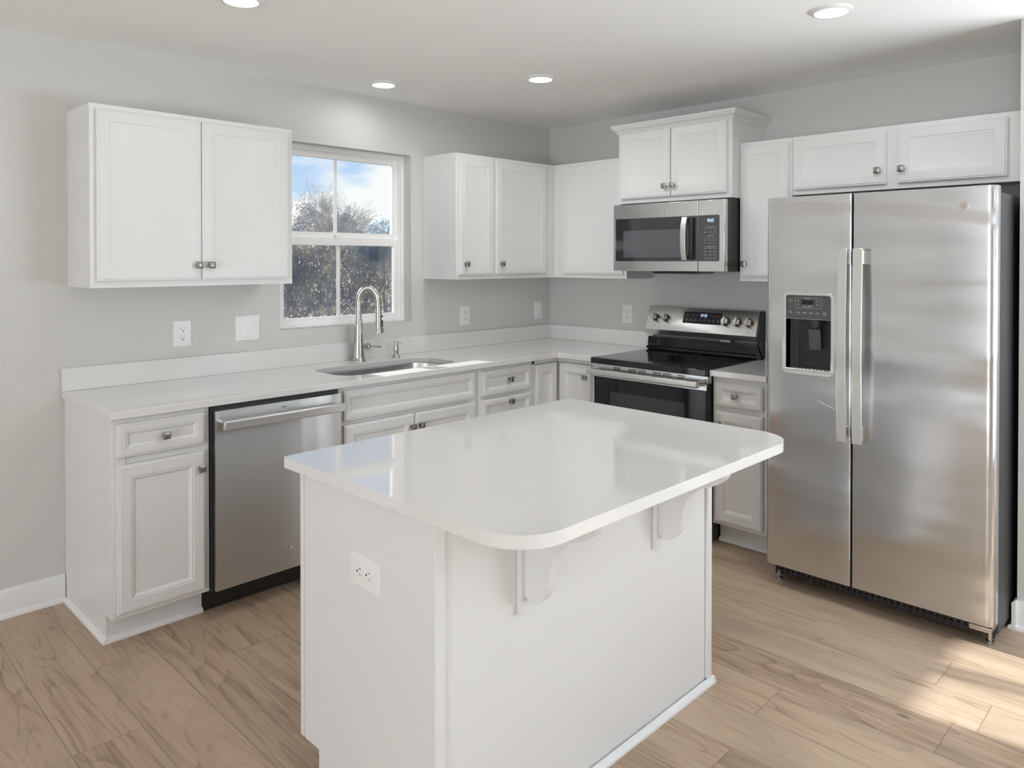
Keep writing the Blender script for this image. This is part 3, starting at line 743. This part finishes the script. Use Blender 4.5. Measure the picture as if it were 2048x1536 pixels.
# ------------------------------------------------------------------ refrigerator
def fridge():
    t = thing('refrigerator', 'large side-by-side stainless refrigerator with water dispenser', 'refrigerator', (0, -82.9, 0), ROTB)
    # local x = -(y) - 82.9 ; local y = x
    W_ = 35.75
    MB().box(.3, W_-.25, -30.6, -1.5, 1.6, 68.9).build('body', 'side_gray', t, bev=.12)
    MB().box(.25, W_-.2, -32.2, -30.4, 3.6, 69.3).build('door_gasket', 'black', t)
    gr = MB().box(.4, W_-.6, -30.9, -30.2, .9, 3.4)
    for k in range(34):
        gr.box(1.2+k*.98, 1.75+k*.98, -31.3, -30.9, 1.2, 3.1)
    gr.box(.6, W_-.8, -31.4, -30.8, 1.7, 1.95); gr.box(.6, W_-.8, -31.4, -30.8, 2.5, 2.75)
    gr.build('base_grille', 'grille', t)
    for fx in (W_-1.2, 1.2): MB().lathe([(.6, 0), (.6, .5), (.35, .6), (.35, 1.8)], 16, c=(fx, -31.0, 0)).build('levelling_foot', 'nickel', t)
    for fx in (W_-1.5, 1.5): MB().lathe([(.8, 0), (.8, 1.7)], 12, c=(fx, -5, 0)).build('rear_foot', 'black', t)
    hg = MB().box(W_-3.4, W_-.4, -33.9, -30.8, 2.7, 3.5).build('hinge', 'nickel', t, bev=.1)
    MB().box(W_-4.0, W_-.8, -32.6, -28, 69.35, 70.0).build('hinge_cover', 'mw_side', t, bev=.2)
    MB().box(.4, 3.2, -32.6, -28, 69.35, 69.9).build('hinge_cover', 'black', t, bev=.2)
    z0, z1 = 3.9, 69.7
    # left (freezer) door built around the dispenser opening
    hx0, hx1, hz0, hz1 = 3.95, 11.8, 39.3, 48.3
    YF, YB = -34.6, -32.2
    d = MB()
    d.prism([(0.05, YB)] + arc(1.15, YF+1.1, 1.1, 180, 270, 8) + [(hx0, YF), (hx0, YB)], 'z', z0, z1)
    d.prism([(hx1, YB), (hx1, YF)] + arc(14.85, YF+.25, .25, 270, 360, 4) + [(15.1, YB)], 'z', z0, z1)
    d.prism([(hx0, YB), (hx0, YF), (hx1, YF), (hx1, YB)], 'z', z0, hz0)
    d.prism([(hx0, YB), (hx0, YF), (hx1, YF), (hx1, YB)], 'z', hz1, z1)
    bmesh.ops.remove_doubles(d.b, verts=d.b.verts, dist=.001)
    ld = d.build('freezer_door', 'fridge_steel', t, smooth=30)
    # right door
    d = MB()
    d.prism([(15.35, YB)] + arc(15.6, YF+.25, .25, 180, 270, 4) + arc(W_-1.15, YF+1.25, 1.2, 270, 360, 10) + [(W_+.05, YB)], 'z', z0, z1)
    rd = d.build('fridge_door', 'fridge_steel', t, smooth=30)
    badge(rd, 31.5, YF, 66.75, .75)
    # dispenser
    cz = MB()   # cavity shell
    n = 10
    back = [(hx0+(hx1-hx0)*k/n, YF+.7+2.6*math.sin(PI*(.12+.76*k/n))) for k in range(n+1)]
    L0 = [cz.b.verts.new((a, b_, hz0)) for a, b_ in [(hx0, YF+.05)]+back+[(hx1, YF+.05)]]
    L1 = [cz.b.verts.new((a, b_, hz1)) for a, b_ in [(hx0, YF+.05)]+back+[(hx1, YF+.05)]]
    for i in range(len(L0)-1): cz.b.faces.new([L0[i], L0[i+1], L1[i+1], L1[i]])
    cz.b.faces.new(L0[::-1]); cz.b.faces.new(L1)
    cav = cz.build('dispenser_recess', 'black', ld, recalc=False)
    fr = MB()
    o_, i_ = rrect(3.3, 12.35, 38.55, 52.95, 1.0, 6), rrect(3.95, 11.8, 39.3, 52.4, .45, 6)
    A = [fr.b.verts.new((x, YF, z)) for x, z in o_]; B = [fr.b.verts.new((x*.985+.12, YF-.28, z*.998+.1)) for x, z in o_]
    C_ = [fr.b.verts.new((x, YF-.28, z)) for x, z in i_]; D = [fr.b.verts.new((x, YF+.1, z)) for x, z in i_]
    for P_, Q in ((A, B), (B, C_), (C_, D)):
        for i in range(len(P_)): fr.b.faces.new([P_[i], P_[(i+1) % len(P_)], Q[(i+1) % len(Q)], Q[i]])
    fr.build('dispenser_frame', 'handle_steel', ld, bev=.08, smooth=30)
    cp = MB().prism(rrect(3.97, 11.78, 48.35, 52.38, [.4, .4, .02, .02], 4), 'y', YF-.12, YF+.05).build('dispenser_controls', 'panel_gray', ld)
    lc = MB().box(6.7, 7.75, YF-.135, YF-.12, 50.85, 51.65).box(7.8, 8.85, YF-.135, YF-.12, 50.85, 51.65).build('display', 'glass_black', cp)
    lb = MB(); y = YF-.12; rnd = random.Random(8)
    for (a, b_, c_, e_) in ((5.6, 10.2, 52.03, 52.06), (5.6, 10.2, 50.22, 50.25), (5.6, 5.63, 50.22, 52.06), (10.17, 10.2, 50.22, 52.06)): lb.box(a, b_, y-.012, y, c_, e_)
    dashes(lb, 7.2, 8.4, 51.85, y, 3, rnd, .08); dashes(lb, 7.0, 7.6, 50.7, y, 2, rnd, .06); dashes(lb, 7.9, 8.7, 50.7, y, 3, rnd, .06); dashes(lb, 7.0, 8.6, 50.45, y, 4, rnd, .08)
    for x_ in (6.15, 9.5):
        for z_ in (51.5, 50.85): lb.box(x_-.13, x_+.13, y-.012, y, z_-.06, z_+.06)
    dashes(lb, 4.5, 5.0, 51.55, y, 2, rnd, .08); dashes(lb, 4.5, 5.1, 51.35, y, 3, rnd, .05)
    dashes(lb, 4.5, 5.0, 49.6, y, 2, rnd, .08); dashes(lb, 4.5, 5.1, 49.35, y, 2, rnd, .08)
    for k in range(4): dashes(lb, 5.9+k*1.1, 6.5+k*1.1, 49.45, y, 2, rnd, .09); dashes(lb, 5.8+k*1.1, 6.6+k*1.1, 49.3, y, 3, rnd, .03)
    dashes(lb, 10.5, 11.0, 49.6, y, 2, rnd, .08); dashes(lb, 10.4, 11.2, 49.35, y, 3, rnd, .1); dashes(lb, 10.5, 11.0, 49.1, y, 2, rnd, .08)
    stamp(cp, lb, 'label_ink')
    nz_ = MB().lathe([(1.35, 0), (1.2, -.9), (1.05, -1.5), (.7, -1.6)], 24, c=(8.6, YF+1.4, 48.3)).build('nozzle', 'mw_side', cav)
    pd = MB().prism([(YF+.5, 46.6), (YF+.9, 46.7), (YF+1.35, 43.2), (YF+.95, 42.9)], 'x', 7.6, 9.7).build('paddle', 'panel_gray', cav, bev=.12)
    dt = MB().box(4.0, 11.75, YF-.35, YF+2.2, 39.3, 39.6)
    for k in range(9): dt.box(5.0+k*.65, 5.3+k*.65, YF+.1, YF+1.6, 39.6, 39.68)
    dt.build('drip_tray', 'handle_steel', cav, bev=.06)
    # handles: flat bars standing off the doors, slightly bowed
    for door, xc in ((ld, 14.25), (rd, 16.7)):
        pts = []; n = 14
        for k in range(n+1): z = 28.3+32.2*k/n; pts.append((YF-1.85-.45*math.sin(PI*k/n), z))
        inner = [(y_+.35, z) for y_, z in pts][::-1]
        h = MB().prism(pts+inner, 'x', xc-.78, xc+.78).build('handle', 'handle_steel', door, bev=.1, smooth=30)
        for zz in (57.9, 28.6): MB().box(xc-.45, xc+.45, YF-1.7, YF, zz, zz+2.3).build('handle_bracket', 'nickel', h, bev=.08)
    # scratch-like scuff beside the handle
    MB().tube([(9.6, YF-.004, 34.4), (13.3, YF-.004, 33.0)], .035, 6).build('scuff_mark', 'label_ink', ld)
fridge()

# ------------------------------------------------------------------ island
def island():
    t = thing('kitchen_island', 'white kitchen island cabinet in the middle of the floor', 'kitchen island', (-95, -80, 0))
    X0, X1, Y0, Y1 = -119.45, -70.3, -92.3, -68.4
    T = Matrix.Translation((95, 80, 0))
    m = MB()
    side = [(Y0+.25, 0), (Y0+.25, 34.78), (Y1-.75, 34.78), (Y1-.75, 4.3), (Y1-3.7, 4.3), (Y1-3.7, 0)]
    m.prism(side, 'x', X0, X0+.6); m.prism(side, 'x', X1-.6, X1)
    m.box(X0+.6, X1-.6, Y0+.25, Y0+.8, 0, 34.78); m.box(X0+.6, X1-.6, Y0+.8, Y1-.75, 4.3, 5)
    m.box(X0+.6, X1-.6, Y1-4.3, Y1-3.7, 0, 4.3); m.box(X0+.6, X1-.6, Y0+.8, Y1-.8, 34.2, 34.78)
    m.xf(T).build('cabinet_box', 'white', t, bev=.03, seg=1)
    # sink-side face frame, slightly proud at the end
    ff = MB().box(X0-.12, X0+1.4, Y1-.72, Y1, 4.45, 34.78).box(X1-1.4, X1+.12, Y1-.72, Y1, 4.45, 34.78)
    ff.box(X0+1.4, X1-1.4, Y1-.72, Y1, 4.45, 6.1).box(X0+1.4, X1-1.4, Y1-.72, Y1, 33.2, 34.78).box(X0+1.4, X1-1.4, Y1-.72, Y1-.2, 6.1, 33.2)
    ff.xf(T).build('face_frame', 'white', t, bev=.05)
    # back panel trim boards on the seating side
    MB().box(X0-.1, X0+1.15, Y0-.05, Y0+.22, 0, 34.78).xf(T).build('corner_board', 'white', t, bev=.05)
    MB().box(X1-1.0, X1+.1, Y0-.2, Y0+.22, .9, 34.78).xf(T).build('corner_board', 'white', t, bev=.05)
    s = MB(); 
    q = ((0, 0), (.62, 0), (.6, .3), (.42, .62), (.15, .8), (0, .84))
    s.prism([(Y0-.03-a, z) for a, z in q], 'x', X0-.1, X1+.65)
    s.prism([(X1+a, z) for a, z in q], 'y', Y0-.65, Y1-3.7)
    s.xf(T).build('shoe_moulding', 'trim', t, smooth=25)
    for k in range(3):
        w_ = (X1-X0-1.2)/3
        a = X0+.7+k*w_
        d = MB().rings(w_-.4, 22.4, DOOR).build('door', 'white', t, smooth=25, at=(a+w_-.2+95, Y1+80, 5.1)); d.rotation_euler = (0, 0, PI)
        d2 = MB().rings(w_-.4, 5.0, DRAW).build('drawer', 'white', t, smooth=25, at=(a+w_-.2+95, Y1+80, 28.7)); d2.rotation_euler = (0, 0, PI)
        add_knob(d, 1.2, 19.8); add_knob(d2, (w_-.4)/2, 2.5)
    # quartz top
    tp = MB().slab(rrect(-120.6, -69.7, -104.35, -66.3, [.5, .5, 5.0, 5.2], 14), [], 34.82, 36.0)
    tp.xf(Matrix.Translation((95, 85, -34.8)))
    o = tp.build('island_top', 'quartz', bev=.13, seg=3); o.location = (-95*I, -85*I, 34.8*I)
    tag(o, 'large white quartz island top with rounded front corners', 'countertop')
    # corbels
    prof = [(0, 34.78), (-10.0, 34.78), (-10.05, 34.1), (-9.9, 33.5), (-9.55, 32.8), (-8.8, 32.15), (-7.7, 31.55), (-6.6, 31.2), (-5.6, 30.65), (-4.9, 29.9), (-4.4, 29.0),
            (-4.05, 27.9), (-3.9, 26.7), (-3.65, 25.6), (-3.1, 24.6), (-2.4, 24.0), (-1.7, 23.75), (-1.1, 23.8), (-.62, 24.2), (-.62, 34.5)]
    first = None
    for xc, lab in ((-107.5, 'curved white corbel bracket under the front left overhang of the island top'),
                    (-83.1, 'curved white corbel bracket under the front right overhang of the island top')):
        if first is None:
            c = thing('corbel', lab, 'bracket', (xc, Y0+.22, 0), group='island corbels')
            MB().box(-1.1, 1.1, -.65, 0, 22.4, 34.78).build('mounting_plate', 'white', c, bev=.06)
            mid = [p for p in prof if p[0] < -.5 or p[1] > 34]
            MB().prism([(max(a, -20)-.0, z) for a, z in prof[1:]], 'x', -.48, .62).build('scroll_bracket', 'white', c, bev=.04, smooth=30)
            first = c
        else:
            c = copy_tree(first); c.location.x = xc*I; c['label'] = lab
island()

# ------------------------------------------------------------------ outlets and switches
def outlet_parts(t, w_=3.3, h_=5.0):
    p = MB().rings(w_, h_, [(0, 0), (0, .10), (.10, .20), (.22, .22)], -w_/2, -h_/2).build('cover_plate', 'plastic', t, smooth=30)
    for s_ in (-1, 1):
        rc = MB().prism(rrect(-.66, .66, s_*.80-.62, s_*.80+.62, .45, 5), 'y', -.30, -.2).build('receptacle', 'plastic', p, bev=.03)
        sl = MB().box(-.34, -.26, -.308, -.295, s_*.80-.02, s_*.80+.34).box(.26, .33, -.308, -.295, s_*.80+.02, s_*.80+.32)
        sl.lathe([(.13, -.308), (.13, -.295)], 12, c=(0, 0, s_*.80-.3), axis='y')
        stamp(rc, sl, 'dark_ink')
ot = thing('power_outlet', 'white power outlet on the backsplash wall below the left wall cabinet', 'power outlet', (-105.55, 0, 44.55), group='wall outlets')
outlet_parts(ot)
for (loc, rot, lab) in (((-33.15, 0, 44.25), (0, 0, 0), 'white power outlet on the window wall below the narrow cabinet right of the window'),
                        ((0, -27.7, 44.25), ROTB, 'white power outlet on the range wall left of the stove console'),
                        ((-119.45, -81.2, 26.65), (0, R(90), R(-90)), 'sideways white power outlet on the left end of the island')):
    c = copy_tree(ot); c.location = [a*I for a in loc]; c.rotation_euler = rot; c['label'] = lab
    if loc[0] < -110: c['group'] = 'island outlet'; del c['group']
def switch_parts(t, w_, n):
    p = MB().rings(w_, 5.0, [(0, 0), (0, .10), (.10, .20), (.22, .22)], -w_/2, -2.5).build('cover_plate', 'plastic', t, smooth=30)
    for k in range(n):
        xc = 0 if n == 1 else (-.92 if k == 0 else .92)
        MB().box(xc-.68, xc+.68, -.235, -.2, -1.36, 1.36).build('switch_frame', 'plastic', p, bev=.03)
        tilt = 1 if k == 0 else -1
        r_ = MB().prism([(-.2, -1.28), (-.2, 1.28), (-.23-.10*(tilt < 0), 1.28), (-.28, 0), (-.23-.10*(tilt > 0), -1.28)], 'x', xc-.6, xc+.6)
        r_.build('rocker', 'plastic', p, smooth=10)
        for z in (-1.95, 1.95):
            MB().lathe([(.09, -.24), (.09, -.2)], 10, c=(xc, 0, z), axis='y').build('screw', 'badge_dark', p)
t = thing('light_switch', 'white double rocker switch plate left of the window', 'light switch', (-92.45, 0, 44.75)); switch_parts(t, 5.1, 2)
t = thing('light_switch', 'small white single rocker switch plate near the wall corner', 'light switch', (-5.1, 0, 44.3)); switch_parts(t, 3.2, 1)

# ------------------------------------------------------------------ recessed ceiling lights
LAB = ['ceiling light cut by the top edge, above the left cabinet run',
       'round recessed ceiling light closest to the window, above the sink',
       'round recessed ceiling light in the middle, in front of the range corner',
       'round recessed ceiling light at upper right, nearest the refrigerator']
first = None
for (lx, ly), lab in zip(((-112.8, -40.1), (-67.3, -11.9), (-47.2, -39.4), (-47.4, -99.5)), LAB):
    if first is None:
        first = c = thing('ceiling_light', lab, 'ceiling light', (lx, ly, H), group='recessed ceiling lights')
        MB().lathe([(3.15, 0), (3.15, -.10), (2.9, -.32), (2.45, -.42), (2.4, -.3), (2.4, -.02)], 40).build('trim_ring', 'plastic', c)
        MB().lathe([(2.38, -.05), (2.38, -.34), (1.2, -.40)], 40).build('lens', 'lens', c)
    else:
        c = copy_tree(first); c.location = (lx*I, ly*I, H*I); c['label'] = lab
    ld = bpy.data.lights.new('ceiling_lamp', 'AREA'); ld.shape = 'DISK'; ld.size = 4.6*I; ld.energy = {-112.8: 1.6, -67.3: 1.3, -47.2: 5.5, -47.4: 4.0}[lx]; ld.color = (0.98, 0.99, 1.0); ld.spread = R(170)
    lo = bpy.data.objects.new('ceiling_lamp', ld); COL.objects.link(lo); lo.location = (lx*I, ly*I, (H-.46)*I)

# ------------------------------------------------------------------ outdoors (metres)
def mesh_m(name, verts, faces, m):
    me = bpy.data.meshes.new(name); me.from_pydata(verts, [], faces); me.update()
    me.materials.append(M[m]); o = bpy.data.objects.new(name, me); COL.objects.link(o); return o
o = mesh_m('ground', [(-25, .15, -.45), (45, .15, -.45), (45, 70, -.9), (-25, 70, -.9)], [(0, 1, 2, 3)], 'ground'); struct(o)

def tree(name, label, x, y, z0, height, seed, spread=.55, depth=6, trunk=.09, leaves=None, nleaf=0, up=.35, leafmat='leaf_olive', lsize=.05, group=None):
    rnd = random.Random(seed)
    V, F, LV, LF = [], [], [], []
    def limb(p, q, r0, r1):
        d = (q-p).normalized(); a = Vector((0, 0, 1)) if abs(d.z) < .9 else Vector((1, 0, 0))
        n = d.cross(a).normalized(); b = d.cross(n); k = 4 if r0 < .02 else 6; s_ = len(V)
        for c, r_ in ((p, r0), (q, r1)):
            for i in range(k): V.append(tuple(c+(n*math.cos(2*PI*i/k)+b*math.sin(2*PI*i/k))*r_))
        for i in range(k): F.append((s_+i, s_+(i+1) % k, s_+k+(i+1) % k, s_+k+i))
    tips = []
    def grow(p, d, ln, r, lev):
        q = p+d*ln
        mid = p+d*ln*.5+Vector((rnd.uniform(-1, 1), rnd.uniform(-1, 1), 0))*ln*.05
        limb(p, mid, r, r*.85); limb(mid, q, r*.85, r*.68)
        if lev <= 2: tips.append((p, q))
        if lev == 0: return
        for k in range(3 if lev > 2 else 4):
            nd = (d+Vector((rnd.gauss(0, spread), rnd.gauss(0, spread), rnd.gauss(0, spread*.5)+up*.4))).normalized()
            st = q if k < 2 else p.lerp(q, rnd.uniform(.4, .9))
            grow(st, nd, ln*rnd.uniform(.62, .82), r*(.66 if k < 2 else .5), lev-1)
    grow(Vector((0, 0, 0)), Vector((rnd.uniform(-.08, .08), 0, 1)).normalized(), height*.27, trunk, depth)
    zmax = max(v[2] for v in V); sc = height/zmax
    V2 = [(a*sc, b_*sc, c*sc) for a, b_, c in V]
    if leaves:
        t = bpy.data.objects.new(name, None); COL.objects.link(t); t.location = (x, y, z0)
        o = mesh_m('trunk_and_branches', V2, F, 'bark'); o.parent = t
        for i in range(nleaf):
            p, q = rnd.choice(tips); c = p.lerp(q, rnd.random())*sc+Vector((rnd.gauss(0, .08), rnd.gauss(0, .08), rnd.gauss(0, .08)))
            u = Vector((rnd.gauss(0, 1), rnd.gauss(0, 1), rnd.gauss(0, 1))).normalized()*lsize; w_ = u.cross(Vector((rnd.gauss(0, 1), rnd.gauss(0, 1), 1))).normalized()*lsize*.5
            s_ = len(LV); LV += [tuple(c-u), tuple(c+w_), tuple(c+u), tuple(c-w_)]; LF.append((s_, s_+1, s_+2, s_+3))
        o = mesh_m('leaves', LV, LF, leafmat); o.parent = t
    else:
        t = mesh_m(name, V2, F, 'bark'); t.location = (x, y, z0)
    tag(t, label, 'tree', group)
    return t
tree('tree', 'tallest half-bare grey tree seen in the upper window panes', 6.8, 14.0, -.6, 4.35, 14, .40, 7, .036, True, 1700, lsize=.022, group='trees outside the window')
tree('tree', 'olive leafed tree in the upper right window pane', 11.0, 20.2, -.6, 3.85, 5, .45, 6, .034, True, 4200, lsize=.034, group='trees outside the window')
tree('tree', 'blue-green tree at the right side of the upper right pane', 9.45, 15.2, -.6, 3.6, 9, .30, 6, .028, True, 5200, up=.8, leafmat='leaf_blue', lsize=.035, group='trees outside the window')
tree('tree', 'low bushy tree at the left side of the upper left pane', 7.4, 19.8, -.6, 3.3, 21, .5, 6, .03, True, 4200, lsize=.034, group='trees outside the window')
tree('tree', 'thin bare leaning tree in the upper right pane', 8.9, 13.0, -.6, 3.8, 33, .16, 5, .022, group='trees outside the window')
def thicket():
    rnd = random.Random(77); V, F = [], []
    for i in range(60000):
        x = rnd.uniform(4.5, 15.5); y = rnd.uniform(16.8, 17.7)
        top = 2.85+.35*math.sin(x*1.7)+.25*math.sin(x*4.1+1)
        z = -.8+(top+.8)*rnd.random()**.85
        u = Vector((rnd.gauss(0, .6), rnd.gauss(0, .3), rnd.gauss(0, 1))).normalized()*rnd.uniform(.04, .15)
        w_ = Vector((1, 0, 0)) if abs(u.x) < abs(u.z) else Vector((0, 0, 1))
        w_ = w_*rnd.uniform(.006, .035)
        c = Vector((x, y, z)); s_ = len(V)
        V.extend([tuple(c-u), tuple(c+w_), tuple(c+u), tuple(c-w_)]); F.append((s_, s_+1, s_+2, s_+3))
    o = mesh_m('thicket', V, F, 'brush')
    tag(o, 'tangled brown and olive brushwood filling the lower window panes', 'bushes', kind='stuff')
thicket()
